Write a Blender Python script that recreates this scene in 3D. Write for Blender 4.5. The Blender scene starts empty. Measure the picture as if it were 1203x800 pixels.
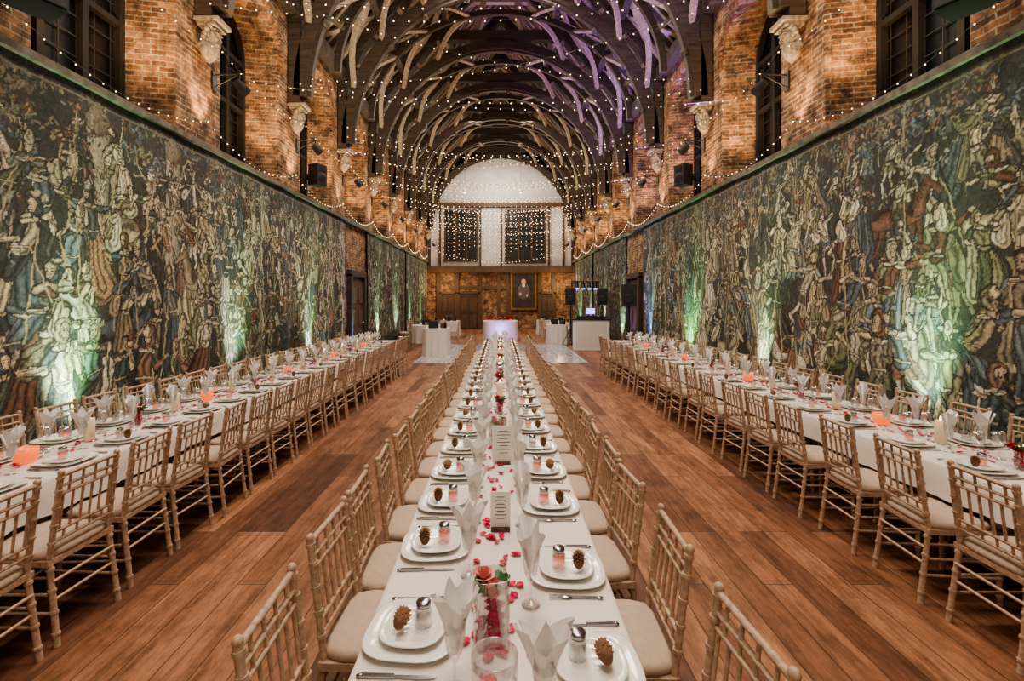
import bpy, math, random
import numpy as np
from mathutils import Vector, Matrix
random.seed(7); np.random.seed(7)
R=random.random
def U(a,b): return a+(b-a)*random.random()
pi=math.pi
SC=bpy.context.scene
COL=SC.collection

# ------------------------------------------------------------ materials
def newmat(name):
    m=bpy.data.materials.new(name); m.use_nodes=True
    nt=m.node_tree
    return m,nt,nt.nodes['Principled BSDF']
def N(nt,t,**k):
    n=nt.nodes.new(t)
    for a,b in k.items():
        if a in n.inputs: n.inputs[a].default_value=b
        else: setattr(n,a,b)
    return n
def ramp(nt,stops):
    r=nt.nodes.new('ShaderNodeValToRGB'); e=r.color_ramp.elements
    while len(e)>1: e.remove(e[0])
    e[0].position=stops[0][0]; e[0].color=(*stops[0][1],1)
    for p,c in stops[1:]:
        x=e.new(p); x.color=(*c,1)
    return r
def simple(name,c,rough=.5,metal=0,var=.12,scale=12,bump=0,emit=None,es=0,coat=0):
    m,nt,b=newmat(name); L=nt.links
    tc=N(nt,'ShaderNodeTexCoord'); no=N(nt,'ShaderNodeTexNoise',Scale=scale,Detail=5.0)
    L.new(tc.outputs['Object'],no.inputs['Vector'])
    r=ramp(nt,[(.3,tuple(x*(1-var) for x in c)),(.7,tuple(min(1,x*(1+var)) for x in c))])
    L.new(no.outputs['Fac'],r.inputs['Fac']); L.new(r.outputs['Color'],b.inputs['Base Color'])
    b.inputs['Roughness'].default_value=rough; b.inputs['Metallic'].default_value=metal
    b.inputs['Coat Weight'].default_value=coat
    if bump:
        bp=N(nt,'ShaderNodeBump',Strength=bump,Distance=.01); L.new(no.outputs['Fac'],bp.inputs['Height']); L.new(bp.outputs['Normal'],b.inputs['Normal'])
    if emit:
        b.inputs['Emission Color'].default_value=(*emit,1); b.inputs['Emission Strength'].default_value=es
    return m
def emis(name,c,s,sample=False):
    m,nt,b=newmat(name); b.inputs['Base Color'].default_value=(*c,1)
    b.inputs['Emission Color'].default_value=(*c,1); b.inputs['Emission Strength'].default_value=s
    if not sample: m.cycles.emission_sampling='NONE'
    return m
def glassmat(name,tint=(1,1,1)):
    m=bpy.data.materials.new(name); m.use_nodes=True; nt=m.node_tree; nt.nodes.clear(); L=nt.links
    o=N(nt,'ShaderNodeOutputMaterial'); t=N(nt,'ShaderNodeBsdfTransparent'); t.inputs[0].default_value=(*tint,1)
    g=N(nt,'ShaderNodeBsdfGlossy'); g.inputs['Roughness'].default_value=.04
    f=N(nt,'ShaderNodeLayerWeight',Blend=.35); mx=N(nt,'ShaderNodeMixShader')
    mm=N(nt,'ShaderNodeMath',operation='MULTIPLY_ADD'); mm.inputs[1].default_value=.75; mm.inputs[2].default_value=.05
    L.new(f.outputs['Facing'],mm.inputs[0]); L.new(mm.outputs[0],mx.inputs[0]); L.new(t.outputs[0],mx.inputs[1]); L.new(g.outputs[0],mx.inputs[2]); L.new(mx.outputs[0],o.inputs[0])
    return m
def brickmat(name,c1,c2,mortar,w=.235,h=.075,dark=.15):
    m,nt,b=newmat(name); L=nt.links
    tc=N(nt,'ShaderNodeTexCoord'); sp=N(nt,'ShaderNodeSeparateXYZ'); L.new(tc.outputs['Object'],sp.inputs[0])
    ad=N(nt,'ShaderNodeMath',operation='ADD'); L.new(sp.outputs[0],ad.inputs[0]); L.new(sp.outputs[1],ad.inputs[1])
    cb=N(nt,'ShaderNodeCombineXYZ'); L.new(ad.outputs[0],cb.inputs[0]); L.new(sp.outputs[2],cb.inputs[1])
    nz=N(nt,'ShaderNodeTexNoise',Scale=9.0,Detail=3.0); L.new(tc.outputs['Object'],nz.inputs['Vector'])
    off=N(nt,'ShaderNodeMixRGB',blend_type='LINEAR_LIGHT'); off.inputs[0].default_value=.018
    L.new(cb.outputs[0],off.inputs[1]); L.new(nz.outputs['Color'],off.inputs[2])
    br=N(nt,'ShaderNodeTexBrick'); br.inputs['Scale'].default_value=1
    br.inputs['Brick Width'].default_value=w; br.inputs['Row Height'].default_value=h
    br.inputs['Mortar Size'].default_value=.012; br.inputs['Mortar Smooth'].default_value=.3
    br.inputs['Color1'].default_value=(*c1,1); br.inputs['Color2'].default_value=(*c2,1); br.inputs['Mortar'].default_value=(*mortar,1)
    L.new(off.outputs[0],br.inputs['Vector'])
    n2=N(nt,'ShaderNodeTexNoise',Scale=3.5,Detail=9.0,Roughness=.8); L.new(tc.outputs['Object'],n2.inputs['Vector'])
    r=ramp(nt,[(.38,(dark,)*3),(.5,(.75,.73,.7)),(.60,(1.45,1.4,1.3))]); L.new(n2.outputs['Fac'],r.inputs['Fac'])
    mu=N(nt,'ShaderNodeMixRGB',blend_type='MULTIPLY'); mu.inputs[0].default_value=1
    L.new(br.outputs['Color'],mu.inputs[1]); L.new(r.outputs[0],mu.inputs[2]); L.new(mu.outputs[0],b.inputs['Base Color'])
    bp=N(nt,'ShaderNodeBump',Strength=1,Distance=.035); bp.invert=True
    L.new(br.outputs['Fac'],bp.inputs['Height']); L.new(bp.outputs['Normal'],b.inputs['Normal'])
    b.inputs['Roughness'].default_value=.85
    return m
def woodmat(name,c1,c2,axis=1,rough=.6,sc=3):
    m,nt,b=newmat(name); L=nt.links
    tc=N(nt,'ShaderNodeTexCoord'); mp=N(nt,'ShaderNodeMapping')
    s=[sc*6]*3; s[axis]=sc*.6; mp.inputs['Scale'].default_value=s
    L.new(tc.outputs['Object'],mp.inputs[0]); no=N(nt,'ShaderNodeTexNoise',Scale=1.0,Detail=6.0,Roughness=.65,Distortion=.4)
    L.new(mp.outputs[0],no.inputs['Vector']); r=ramp(nt,[(.3,c1),(.7,c2)]); L.new(no.outputs['Fac'],r.inputs[0])
    L.new(r.outputs[0],b.inputs['Base Color']); b.inputs['Roughness'].default_value=rough
    bp=N(nt,'ShaderNodeBump',Strength=.3,Distance=.01); L.new(no.outputs['Fac'],bp.inputs['Height']); L.new(bp.outputs['Normal'],b.inputs['Normal'])
    return m
def floormat():
    m,nt,b=newmat('oak_floor'); L=nt.links
    tc=N(nt,'ShaderNodeTexCoord'); sp=N(nt,'ShaderNodeSeparateXYZ'); L.new(tc.outputs['Object'],sp.inputs[0])
    cb=N(nt,'ShaderNodeCombineXYZ'); L.new(sp.outputs[1],cb.inputs[0]); L.new(sp.outputs[0],cb.inputs[1])
    br=N(nt,'ShaderNodeTexBrick'); br.inputs['Scale'].default_value=1; br.offset=.37; br.offset_frequency=3
    br.inputs['Brick Width'].default_value=1.9; br.inputs['Row Height'].default_value=.19
    br.inputs['Mortar Size'].default_value=.003; br.inputs['Mortar Smooth'].default_value=.2
    br.inputs['Color1'].default_value=(.0,.0,.0,1); br.inputs['Color2'].default_value=(1,1,1,1); br.inputs['Mortar'].default_value=(.5,.5,.5,1)
    L.new(cb.outputs[0],br.inputs['Vector'])
    r=ramp(nt,[(0,(.10,.042,.027)),(.14,(.19,.082,.046)),(.45,(.29,.132,.072)),(1,(.41,.20,.112))]); L.new(br.outputs['Color'],r.inputs[0])
    mp=N(nt,'ShaderNodeMapping'); mp.inputs['Scale'].default_value=(26,1.6,1); L.new(tc.outputs['Object'],mp.inputs[0])
    g=N(nt,'ShaderNodeTexNoise',Scale=1.0,Detail=8.0,Roughness=.7,Distortion=.8); L.new(mp.outputs[0],g.inputs['Vector'])
    rg=ramp(nt,[(.3,(.45,.42,.38)),(.6,(1.1,1.1,1.1))]); L.new(g.outputs['Fac'],rg.inputs[0])
    mu=N(nt,'ShaderNodeMixRGB',blend_type='MULTIPLY'); mu.inputs[0].default_value=.9; L.new(r.outputs[0],mu.inputs[1]); L.new(rg.outputs[0],mu.inputs[2])
    mp3=N(nt,'ShaderNodeMapping'); mp3.inputs['Scale'].default_value=(5,1.8,1); L.new(tc.outputs['Object'],mp3.inputs[0])
    n3=N(nt,'ShaderNodeTexNoise',Scale=1.0,Detail=11.0,Roughness=.82); L.new(mp3.outputs[0],n3.inputs['Vector'])
    r3=ramp(nt,[(.38,(.42,.40,.38)),(.57,(1.18,1.18,1.18))]); L.new(n3.outputs['Fac'],r3.inputs[0])
    mu2=N(nt,'ShaderNodeMixRGB',blend_type='MULTIPLY'); mu2.inputs[0].default_value=.9; L.new(mu.outputs[0],mu2.inputs[1]); L.new(r3.outputs[0],mu2.inputs[2])
    mx=N(nt,'ShaderNodeMixRGB'); L.new(br.outputs['Fac'],mx.inputs[0]); L.new(mu2.outputs[0],mx.inputs[1]); mx.inputs[2].default_value=(.035,.015,.008,1)
    L.new(mx.outputs[0],b.inputs['Base Color'])
    rr=N(nt,'ShaderNodeMapRange'); rr.inputs['To Min'].default_value=.36; rr.inputs['To Max'].default_value=.62; L.new(g.outputs['Fac'],rr.inputs[0]); L.new(rr.outputs[0],b.inputs['Roughness'])
    bp=N(nt,'ShaderNodeBump',Strength=.35,Distance=.006); bp.invert=True; L.new(br.outputs['Fac'],bp.inputs['Height']); L.new(bp.outputs['Normal'],b.inputs['Normal'])
    return m
def attrmat(name,rough=.9):
    m,nt,b=newmat(name); L=nt.links
    a=N(nt,'ShaderNodeVertexColor'); a.layer_name='Col'
    tc=N(nt,'ShaderNodeTexCoord')
    n1=N(nt,'ShaderNodeTexNoise',Scale=26.0,Detail=5.0,Roughness=.75); L.new(tc.outputs['Object'],n1.inputs['Vector'])
    r=ramp(nt,[(.36,(.55,.55,.56)),(.5,(.97,.97,.95)),(.64,(1.3,1.28,1.22))]); L.new(n1.outputs['Fac'],r.inputs[0])
    mu=N(nt,'ShaderNodeMixRGB',blend_type='MULTIPLY'); mu.inputs[0].default_value=.8; L.new(a.outputs['Color'],mu.inputs[1]); L.new(r.outputs[0],mu.inputs[2])
    L.new(mu.outputs[0],b.inputs['Base Color']); b.inputs['Roughness'].default_value=rough
    bp=N(nt,'ShaderNodeBump',Strength=.25,Distance=.01); L.new(n1.outputs['Fac'],bp.inputs['Height']); L.new(bp.outputs['Normal'],b.inputs['Normal'])
    return m

M={}
M['floor']=floormat()
M['brick']=brickmat('old_brick',(.46,.23,.105),(.17,.075,.04),(.42,.35,.25))
M['brick2']=brickmat('arch_brick',(.44,.20,.09),(.20,.085,.045),(.35,.29,.22),w=.5,h=.5)
M['dark']=woodmat('dark_oak',(.024,.016,.011),(.085,.058,.040),axis=0)
M['rafter']=woodmat('aged_rafter_wood',(.17,.13,.095),(.47,.37,.275),axis=1)
M['board']=woodmat('roof_boards',(.020,.015,.012),(.065,.05,.038),axis=1)
M['brown']=woodmat('brown_oak',(.05,.027,.015),(.13,.07,.037),axis=2)
M['plaster']=simple('plaster',(.60,.58,.55),.9,var=.12,scale=3)
M['stone']=simple('carved_stone',(.26,.205,.145),.85,var=.5,scale=18,bump=.8)
M['rail']=simple('tapestry_rail_wood',(.15,.13,.10),.85,var=.4,scale=9,bump=.3)
M['win']=simple('dark_window_glass',(.005,.006,.008),.35,var=.2)
M['lead']=simple('lead_came',(.04,.032,.025),.6)
M['frame']=simple('window_stone',(.018,.014,.011),.8,var=.2)
M['chair']=simple('limewash_wood',(.48,.34,.245),.5,var=.3,scale=45,bump=.1)
M['pad']=simple('cream_seat_pad',(.48,.37,.285),.85,var=.06,scale=30,bump=.15)
M['cloth']=simple('white_tablecloth',(.76,.71,.66),.85,var=.03,scale=3,bump=.15)
M['china']=simple('white_china',(.86,.84,.80),.12,var=.01,coat=.5)
M['napkin']=simple('white_napkin',(.86,.85,.83),.9,var=.03)
M['steel']=simple('stainless_steel',(.34,.34,.35),.2,metal=1,var=.05)
M['glass']=glassmat('clear_glass'); M['gglass']=glassmat('bottle_glass',(.12,.16,.08))
M['cone']=simple('pine_cone',(.17,.085,.045),.8,var=.4,scale=60)
M['conet']=simple('pine_cone_tip',(.42,.27,.16),.8,var=.2)
M['pink']=simple('pink_candle_wax',(.85,.30,.24),.5,emit=(1,.25,.15),es=.35)
M['clearwax']=simple('white_salt',(.8,.78,.74),.8)
M['petal']=simple('rose_petal',(.62,.015,.10),.6,var=.35,scale=40)
M['rose']=simple('blush_rose',(.80,.34,.32),.6,var=.25,scale=20)
M['red']=simple('red_flower',(.65,.03,.06),.6,var=.3,scale=20)
M['leaf']=simple('green_leaf',(.05,.16,.05),.55,var=.4,scale=20)
M['cream']=simple('cream_candle',(.82,.70,.50),.5,emit=(1,.7,.35),es=.15)
M['flame']=emis('flame',(1,.62,.25),14)
M['orange']=simple('orange_votive_glass',(.9,.22,.06),.3,emit=(1,.16,.04),es=.8)
M['black']=simple('black_plastic',(.02,.02,.022),.45,var=.2)
M['grille']=simple('speaker_grille',(.03,.03,.035),.7,var=.3,scale=80,bump=.4)
M['paper']=simple('white_card',(.85,.84,.81),.8,var=.01)
M['ink']=simple('dark_ink',(.05,.04,.05),.7)
M['bulb']=emis('fairy_bulb',(1,.76,.46),5.5)
M['wire']=simple('wire',(.06,.055,.05),.6)
M['gold']=simple('gilt_frame',(.28,.17,.06),.4,metal=.6)
M['paint_d']=simple('painting_dark',(.035,.025,.02),.5,var=.5,scale=3)
M['skinp']=simple('painting_skin',(.55,.36,.26),.6)
M['blueled']=emis('led_blue',(.35,.25,1),3)
M['whiteled']=emis('led_white',(.8,.85,1),6)
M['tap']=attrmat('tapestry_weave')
M['greenled']=emis('led_green',(.5,1,.6),8)

# ------------------------------------------------------------ mesh builder
class MB:
    def __init__(s): s.v=[];s.f=[];s.m=[];s.s=[];s.mats=[]
    def mi(s,m):
        if m not in s.mats: s.mats.append(m)
        return s.mats.index(m)
    def add(s,vs,fs,m,smooth=False,T=None):
        o=len(s.v); k=s.mi(m)
        if T is not None: vs=[tuple(T@Vector(v)) for v in vs]
        s.v.extend([tuple(v) for v in vs])
        for f in fs: s.f.append([i+o for i in f]); s.m.append(k); s.s.append(smooth)
    def box(s,c,d,m,T=None,taper=1):
        x,y,z=[a/2 for a in d]; cx,cy,cz=c; t=taper
        vs=[(cx-x*t,cy-y*t,cz-z),(cx+x*t,cy-y*t,cz-z),(cx+x*t,cy+y*t,cz-z),(cx-x*t,cy+y*t,cz-z),(cx-x,cy-y,cz+z),(cx+x,cy-y,cz+z),(cx+x,cy+y,cz+z),(cx-x,cy+y,cz+z)]
        s.add(vs,[(3,2,1,0),(4,5,6,7),(0,1,5,4),(1,2,6,5),(2,3,7,6),(3,0,4,7)],m,False,T)
    def tube(s,p0,p1,r0,m,r1=None,n=8,T=None,caps=True,smooth=True):
        r1=r0 if r1 is None else r1
        p0=Vector(p0);p1=Vector(p1);d=(p1-p0).normalized()
        a=d.orthogonal().normalized(); b=d.cross(a); vs=[]
        for p,r in((p0,r0),(p1,r1)):
            for i in range(n):
                t=2*pi*i/n; vs.append(p+a*(r*math.cos(t))+b*(r*math.sin(t)))
        fs=[(i,(i+1)%n,n+(i+1)%n,n+i) for i in range(n)]
        s.add(vs,fs,m,smooth,T)
        if caps: s.add(vs,[tuple(range(n-1,-1,-1)),tuple(range(n,2*n))],m,False,T)
    def beam(s,p0,p1,w,h,m,up=(0,0,1)):
        p0=Vector(p0);p1=Vector(p1);d=(p1-p0).normalized(); up=Vector(up)
        a=d.cross(up).normalized(); b=a.cross(d).normalized(); vs=[]
        for p in(p0,p1):
            for x,y in((-1,-1),(1,-1),(1,1),(-1,1)): vs.append(p+a*(x*w/2)+b*(y*h/2))
        s.add(vs,[(3,2,1,0),(4,5,6,7),(0,1,5,4),(1,2,6,5),(2,3,7,6),(3,0,4,7)],m)
    def sweep(s,pts,w,h,m,side):
        pts=[Vector(p) for p in pts]; side=Vector(side).normalized(); vs=[];n=len(pts)
        for i,p in enumerate(pts):
            d=(pts[min(i+1,n-1)]-pts[max(i-1,0)]).normalized(); nn=d.cross(side).normalized()
            for x,y in((-1,-1),(1,-1),(1,1),(-1,1)): vs.append(p+side*(x*w/2)+nn*(y*h/2))
        fs=[]
        for i in range(n-1):
            for k in range(4): fs.append((i*4+k,i*4+(k+1)%4,i*4+4+(k+1)%4,i*4+4+k))
        fs+=[(0,1,2,3),((n-1)*4+3,(n-1)*4+2,(n-1)*4+1,(n-1)*4)]
        s.add(vs,fs,m)
    def lathe(s,prof,m,n=20,c=(0,0,0),T=None,sq=None,smooth=True):
        vs=[];k=len(prof)
        for r,z in prof:
            for i in range(n):
                t=2*pi*i/n; x,y=math.cos(t),math.sin(t)
                if sq:
                    q=(abs(x)**sq+abs(y)**sq)**(-1/sq); x*=q;y*=q
                vs.append((c[0]+r*x,c[1]+r*y,c[2]+z))
        fs=[(j*n+i,j*n+(i+1)%n,(j+1)*n+(i+1)%n,(j+1)*n+i) for j in range(k-1) for i in range(n)]
        s.add(vs,fs,m,smooth,T)
    def ball(s,c,r,m,seg=12,ring=8,T=None,fn=None):
        if not hasattr(r,'__len__'): r=(r,r,r)
        vs=[]
        for j in range(ring+1):
            ph=pi*j/ring
            for i in range(seg):
                t=2*pi*i/seg; x,y,z=math.sin(ph)*math.cos(t),math.sin(ph)*math.sin(t),math.cos(ph)
                vs.append((c[0]+r[0]*x,c[1]+r[1]*y,c[2]+r[2]*z))
        fs=[(j*seg+i,(j+1)*seg+i,(j+1)*seg+(i+1)%seg,j*seg+(i+1)%seg) for j in range(ring) for i in range(seg)]
        s.add(vs,fs,m,True,T)
    def grid(s,fn,nu,nv,m,smooth=True,T=None):
        vs=[fn(i/nu,j/nv) for j in range(nv+1) for i in range(nu+1)]
        fs=[(j*(nu+1)+i,j*(nu+1)+i+1,(j+1)*(nu+1)+i+1,(j+1)*(nu+1)+i) for j in range(nv) for i in range(nu)]
        s.add(vs,fs,m,smooth,T)
    def mesh(s,name):
        me=bpy.data.meshes.new(name); me.from_pydata(s.v,[],s.f)
        for m in s.mats: me.materials.append(m)
        me.polygons.foreach_set('material_index',s.m); me.polygons.foreach_set('use_smooth',s.s); me.update()
        return me
    def obj(s,name,loc=(0,0,0),rot=0):
        return place(s.mesh(name),name,loc,rot)
def place(me,name,loc=(0,0,0),rot=0,scale=1):
    o=bpy.data.objects.new(name,me); o.location=loc
    o.rotation_euler=rot if hasattr(rot,'__len__') else (0,0,rot)
    o.scale=(scale,)*3; COL.objects.link(o); return o

W=4.55; TOP=4.13; EAVE=8.1; TY=[1.0+3.1*k for k in range(10)]  # truss positions
Y0=-2.1; YE=29.6; RID=13.8; RX=4.95
# ------------------------------------------------------------ floor
b=MB(); b.box((0,(Y0+YE)/2,-.1),(2*W+1.6,YE-Y0+.6,.2),M['floor']); b.obj('floor')
m,nt,bs=newmat('starlit_floor'); L=nt.links
tc=N(nt,'ShaderNodeTexCoord'); ch=N(nt,'ShaderNodeTexVoronoi',Scale=7.0); L.new(tc.outputs['Object'],ch.inputs['Vector'])
r=ramp(nt,[(0,(1,1,1)),(.13,(1,1,1)),(.2,(.0,.0,.0))]); L.new(ch.outputs['Distance'],r.inputs[0])
ck=N(nt,'ShaderNodeTexBrick'); ck.inputs['Scale'].default_value=1; ck.offset=0; ck.inputs['Brick Width'].default_value=.6; ck.inputs['Row Height'].default_value=.6; ck.inputs['Mortar Size'].default_value=.012
ck.inputs['Color1'].default_value=(.42,.42,.46,1); ck.inputs['Color2'].default_value=(.5,.5,.55,1); ck.inputs['Mortar'].default_value=(.18,.18,.2,1)
L.new(tc.outputs['Object'],ck.inputs['Vector']); L.new(ck.outputs['Color'],bs.inputs['Base Color']); bs.inputs['Roughness'].default_value=.15
L.new(r.outputs[0],bs.inputs['Emission Color']); bs.inputs['Emission Strength'].default_value=.8; m.cycles.emission_sampling='NONE'
b=MB(); b.box((0,0,.015),(5.1,5.6,.03),m); b.obj('dance_floor',(0,16.6,0))

# ------------------------------------------------------------ side walls
def sidewall(sd,name):
    b=MB(); X=sd*W; gap=[(14.0,15.8)] if sd<0 else [(15.1,16.9)]
    g0,g1=gap[0]; br=M['brick']
    def q(y0,y1,z0,z1,x=X,m=br): b.add([(x,y0,z0),(x,y1,z0),(x,y1,z1),(x,y0,z1)],[(0,1,2,3)],m)
    q(Y0,YE,0,TOP)
    DP=.75; spr=6.55; rad=1.03
    centers=[t+1.55 for t in [TY[0]-3.1]+TY[:-1]]
    prev=Y0
    for c in centers:
        a0,a1=c-rad,c+rad
        if a0<Y0: 
            a0=Y0
            q(prev,a1,TOP,EAVE); prev=a1; continue
        q(prev,a0,TOP,EAVE)
        n=14; arc=[(c-rad*math.cos(pi*i/n),spr+rad*1.0*math.sin(pi*i/n)) for i in range(n+1)]
        arc=[(y,min(z,EAVE-.2)) for y,z in arc]
        for i in range(n):
            (ya,za),(yb,zb)=arc[i],arc[i+1]
            b.add([(X,ya,za),(X,yb,zb),(X,yb,EAVE),(X,ya,EAVE)],[(0,1,2,3)],br)
        Xo=X+sd*DP; sh=.14
        inner=[(c+(y-c)*(rad-sh)/rad,spr+(z-spr)*(rad-sh)/rad) for y,z in arc]
        for i in range(n):
            b.add([(X,*arc[i]),(X,*arc[i+1]),(Xo,*inner[i+1]),(Xo,*inner[i])],[(0,1,2,3)],br)
        zs=TOP+.3
        b.add([(X,a0,TOP),(X,a0,spr),(Xo,a0+sh,spr),(Xo,a0+sh,zs)],[(0,1,2,3)],br)
        b.add([(X,a1,TOP),(X,a1,spr),(Xo,a1-sh,spr),(Xo,a1-sh,zs)],[(0,1,2,3)],br)
        b.add([(X,a0,TOP),(X,a1,TOP),(Xo,a1-sh,zs),(Xo,a0+sh,zs)],[(0,1,2,3)],br)
        prev=a1
    q(prev,YE,TOP,EAVE)
    b.obj(name)
    k=0
    for c in centers:
        if c-rad<Y0: continue
        k+=1; wb=MB(); Xo=X+sd*(DP-.02); rr=rad-.14
        n=14; pts=[(Xo,c-rr,TOP+.3)]+[(Xo,c-rr*math.cos(pi*i/n),spr+rr*math.sin(pi*i/n)) for i in range(n+1)]+[(Xo,c+rr,TOP+.3)]
        wb.add(pts,[tuple(range(len(pts)))],M['win'])
        xf=Xo-sd*.06
        for yy in (-rr,-.3,.3,rr): wb.box((xf,c+yy*.98,(TOP+.3+spr+.6)/2),(.1,.09,spr+.6-TOP-.3),M['frame'])
        for zz in (TOP+.34,5.6,spr): wb.box((xf,c,zz),(.09,2*rr,.08),M['frame'])
        for i in range(7): wb.box((xf+sd*.03,c-rr+2*rr*(i+.5)/7,5.5),(.012,.012,2),M['lead'])
        for i in range(9): wb.box((xf+sd*.03,c,4.6+i*.25),(.012,2*rr,.012),M['lead'])
        for i in range(n):
            t0,t1=pi*i/n,pi*(i+1)/n
            wb.beam((xf,c-rr*math.cos(t0),spr+rr*math.sin(t0)),(xf,c-rr*math.cos(t1),spr+rr*math.sin(t1)),.1,.09,M['frame'],up=(sd,0,0))
        wb.obj('window_%s_%d'%('left' if sd<0 else 'right',k))
    vb=MB()
    for c in centers:
        if c-rad<Y0: continue
        nn=34
        for i in range(nn):
            t0=pi*(i+.08)/nn; t1=pi*(i+.92)/nn; r0=rad-.005; r1=rad+.22; e=.02
            vs=[]
            for x in (X-sd*e,X+sd*.05):
                for t,rr in((t0,r0),(t1,r0),(t1,r1),(t0,r1)): vs.append((x,c-rr*math.cos(t),spr+rr*math.sin(t)))
            vb.add(vs,[(0,1,2,3),(7,6,5,4),(0,1,5,4),(1,2,6,5),(2,3,7,6),(3,0,4,7)],M['brick2'])
    vb.obj('trim_arch_'+name[5:])
    tb=MB(); tb.box((X-sd*.06,(Y0+YE)/2,TOP+.04),(.14,YE-Y0,.08),M['rail']); tb.box((X-sd*.1,(Y0+YE)/2,EAVE),(.3,YE-Y0,.3),M['dark'])
    tb.obj('trim_rail_'+name[5:])
    bb=MB(); bb.box((X-sd*.015,(Y0+YE)/2,.12),(.03,YE-Y0,.24),M['brown']); bb.obj('baseboard_'+name[5:])
    db=MB(); yc=(g0+g1)/2; 
    db.box((X-sd*.035,yc,1.25),(.06,1.3,2.5),M['brown'])
    for yy in(-.72,.72): db.box((X-sd*.075,yc+yy,1.3),(.14,.16,2.6),M['dark'])
    db.box((X-sd*.075,yc,2.65),(.14,1.6,.18),M['dark'])
    for zz in (.6,1.3,2.0):
        for yy in (-.32,.32): db.box((X-sd*.075,yc+yy,zz),(.03,.46,.5),M['brown'])
    db.ball((X-sd*.1,yc+.5,1.1),.04,M['steel'])
    db.obj('door_'+name[5:])
sidewall(-1,'wall_left'); sidewall(1,'wall_right')

# ------------------------------------------------------------ tapestries
def vnoise(H_,W_,sy,sx,rs):
    gh,gw=int(H_/sy)+3,int(W_/sx)+3; g=rs.rand(gh,gw)
    y=np.arange(H_)/sy+rs.rand(); x=np.arange(W_)/sx+rs.rand()
    yi=y.astype(int); xi=x.astype(int); fy=y-yi; fx=x-xi; fy=fy*fy*(3-2*fy); fx=fx*fx*(3-2*fx)
    yi=np.minimum(yi,gh-2); xi=np.minimum(xi,gw-2)
    a=g[yi][:,xi]; b_=g[yi][:,xi+1]; c=g[yi+1][:,xi]; d=g[yi+1][:,xi+1]
    fx=fx[None,:]; fy=fy[:,None]
    return (a*(1-fx)+b_*fx)*(1-fy)+(c*(1-fx)+d*fx)*fy
def paint(Wm,Hm,res,seed):
    rs=np.random.RandomState(seed); W_,H_=int(Wm/res)+1,int(Hm/res)+1
    im=np.zeros((H_,W_,3)); im[:]=(.045,.046,.043)
    DK=[(.045,.046,.048),(.075,.073,.070),(.055,.072,.085),(.075,.088,.058),(.14,.070,.048),(.08,.10,.12)]
    MD=[(.19,.165,.125),(.26,.215,.145),(.16,.175,.15),(.13,.16,.18),(.24,.145,.10),(.18,.185,.115)]
    LT=[(.44,.38,.28),(.52,.46,.35),(.35,.32,.25),(.46,.42,.35)]
    def pc():
        q=rs.rand(); L_=DK if q<.32 else MD if q<.70 else LT
        return np.array(L_[rs.randint(len(L_))])*(.8+.4*rs.rand())
    OL=max(res*1.0,.011)
    def cap(x0,y0,x1,y1,r0,r1,c,k=0,ol=True,flat=False,pat=0,outl=(.024,.022,.020)):
        """tapered capsule with folds running along it"""
        rm=max(r0,r1)+.02
        a0,a1=max(0,int((min(x0,x1)-rm)/res)),min(W_,int((max(x0,x1)+rm)/res)+2)
        b0,b1=max(0,int((min(y0,y1)-rm)/res)),min(H_,int((max(y0,y1)+rm)/res)+2)
        if a1<=a0 or b1<=b0: return
        X,Y=np.meshgrid(np.arange(a0,a1)*res-x0,np.arange(b0,b1)*res-y0)
        dx,dy=x1-x0,y1-y0; L2=dx*dx+dy*dy+1e-9; t=(X*dx+Y*dy)/L2
        tt=np.clip(t,0,1); rr=r0+(r1-r0)*tt
        px_,py_=X-dx*tt,Y-dy*tt; d=np.hypot(px_,py_); sgn=np.sign(X*dy-Y*dx); u=sgn*d/rr
        mk=d<rr
        if flat: mk&=(t<1.0)
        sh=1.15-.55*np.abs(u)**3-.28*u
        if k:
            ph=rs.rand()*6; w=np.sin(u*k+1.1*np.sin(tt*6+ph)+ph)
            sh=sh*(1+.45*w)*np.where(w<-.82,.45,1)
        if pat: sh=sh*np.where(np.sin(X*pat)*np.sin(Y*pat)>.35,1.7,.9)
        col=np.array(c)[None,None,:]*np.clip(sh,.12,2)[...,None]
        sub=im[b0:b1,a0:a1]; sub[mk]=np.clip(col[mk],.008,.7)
        if ol:
            e=mk&(d>rr-OL); sub[e]=outl
    def dot(x,y,r,c): cap(x,y,x+1e-4,y,r,r,c,ol=False)
    def ell(cx,cy,rx,ry,a,c):
        if rx>=ry: dx,dy=(rx-ry)*math.cos(a),(rx-ry)*math.sin(a); r=ry
        else: dx,dy=-(ry-rx)*math.sin(a),(ry-rx)*math.cos(a); r=rx
        cap(cx-dx,cy-dy,cx+dx,cy+dy,r,r*.75,c,ol=False)
    def leafclump(x,y,n,sc,c):
        for i in range(n):
            a=rs.rand()*6.3; q=rs.rand()*.13*sc
            ell(x+q*math.cos(a),y+q*math.sin(a),.03*sc,.012*sc,rs.rand()*6,np.array(c)*(.5+1.0*rs.rand()))
    for i in range(int(Wm*Hm*9)): leafclump(rs.rand()*Wm,rs.rand()*Hm,7,1,(DK+MD)[rs.randint(10)])
    x=0
    while x<Wm:
        if rs.rand()<.55:
            cap(x,Hm*.5,x+rs.randn()*.15,Hm*.95,.07,.05,MD[0],k=4)
            for i in range(9): leafclump(x+rs.randn()*.28,Hm*(.86+.13*rs.rand()),14,1.3,(DK+MD)[rs.randint(12)])
        else:
            cap(x,Hm*.55,x,Hm*.93,.17,.17,LT[2],k=0,flat=True); cap(x,Hm*.93,x,Hm*.93+.22,.19,.02,MD[0],flat=True)
            for j in range(3): 
                for s_ in(-.07,.07): ell(x+s_,Hm*(.66+.09*j),.018,.04,0,DK[0])
        x+=.55+.7*rs.rand()
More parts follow.
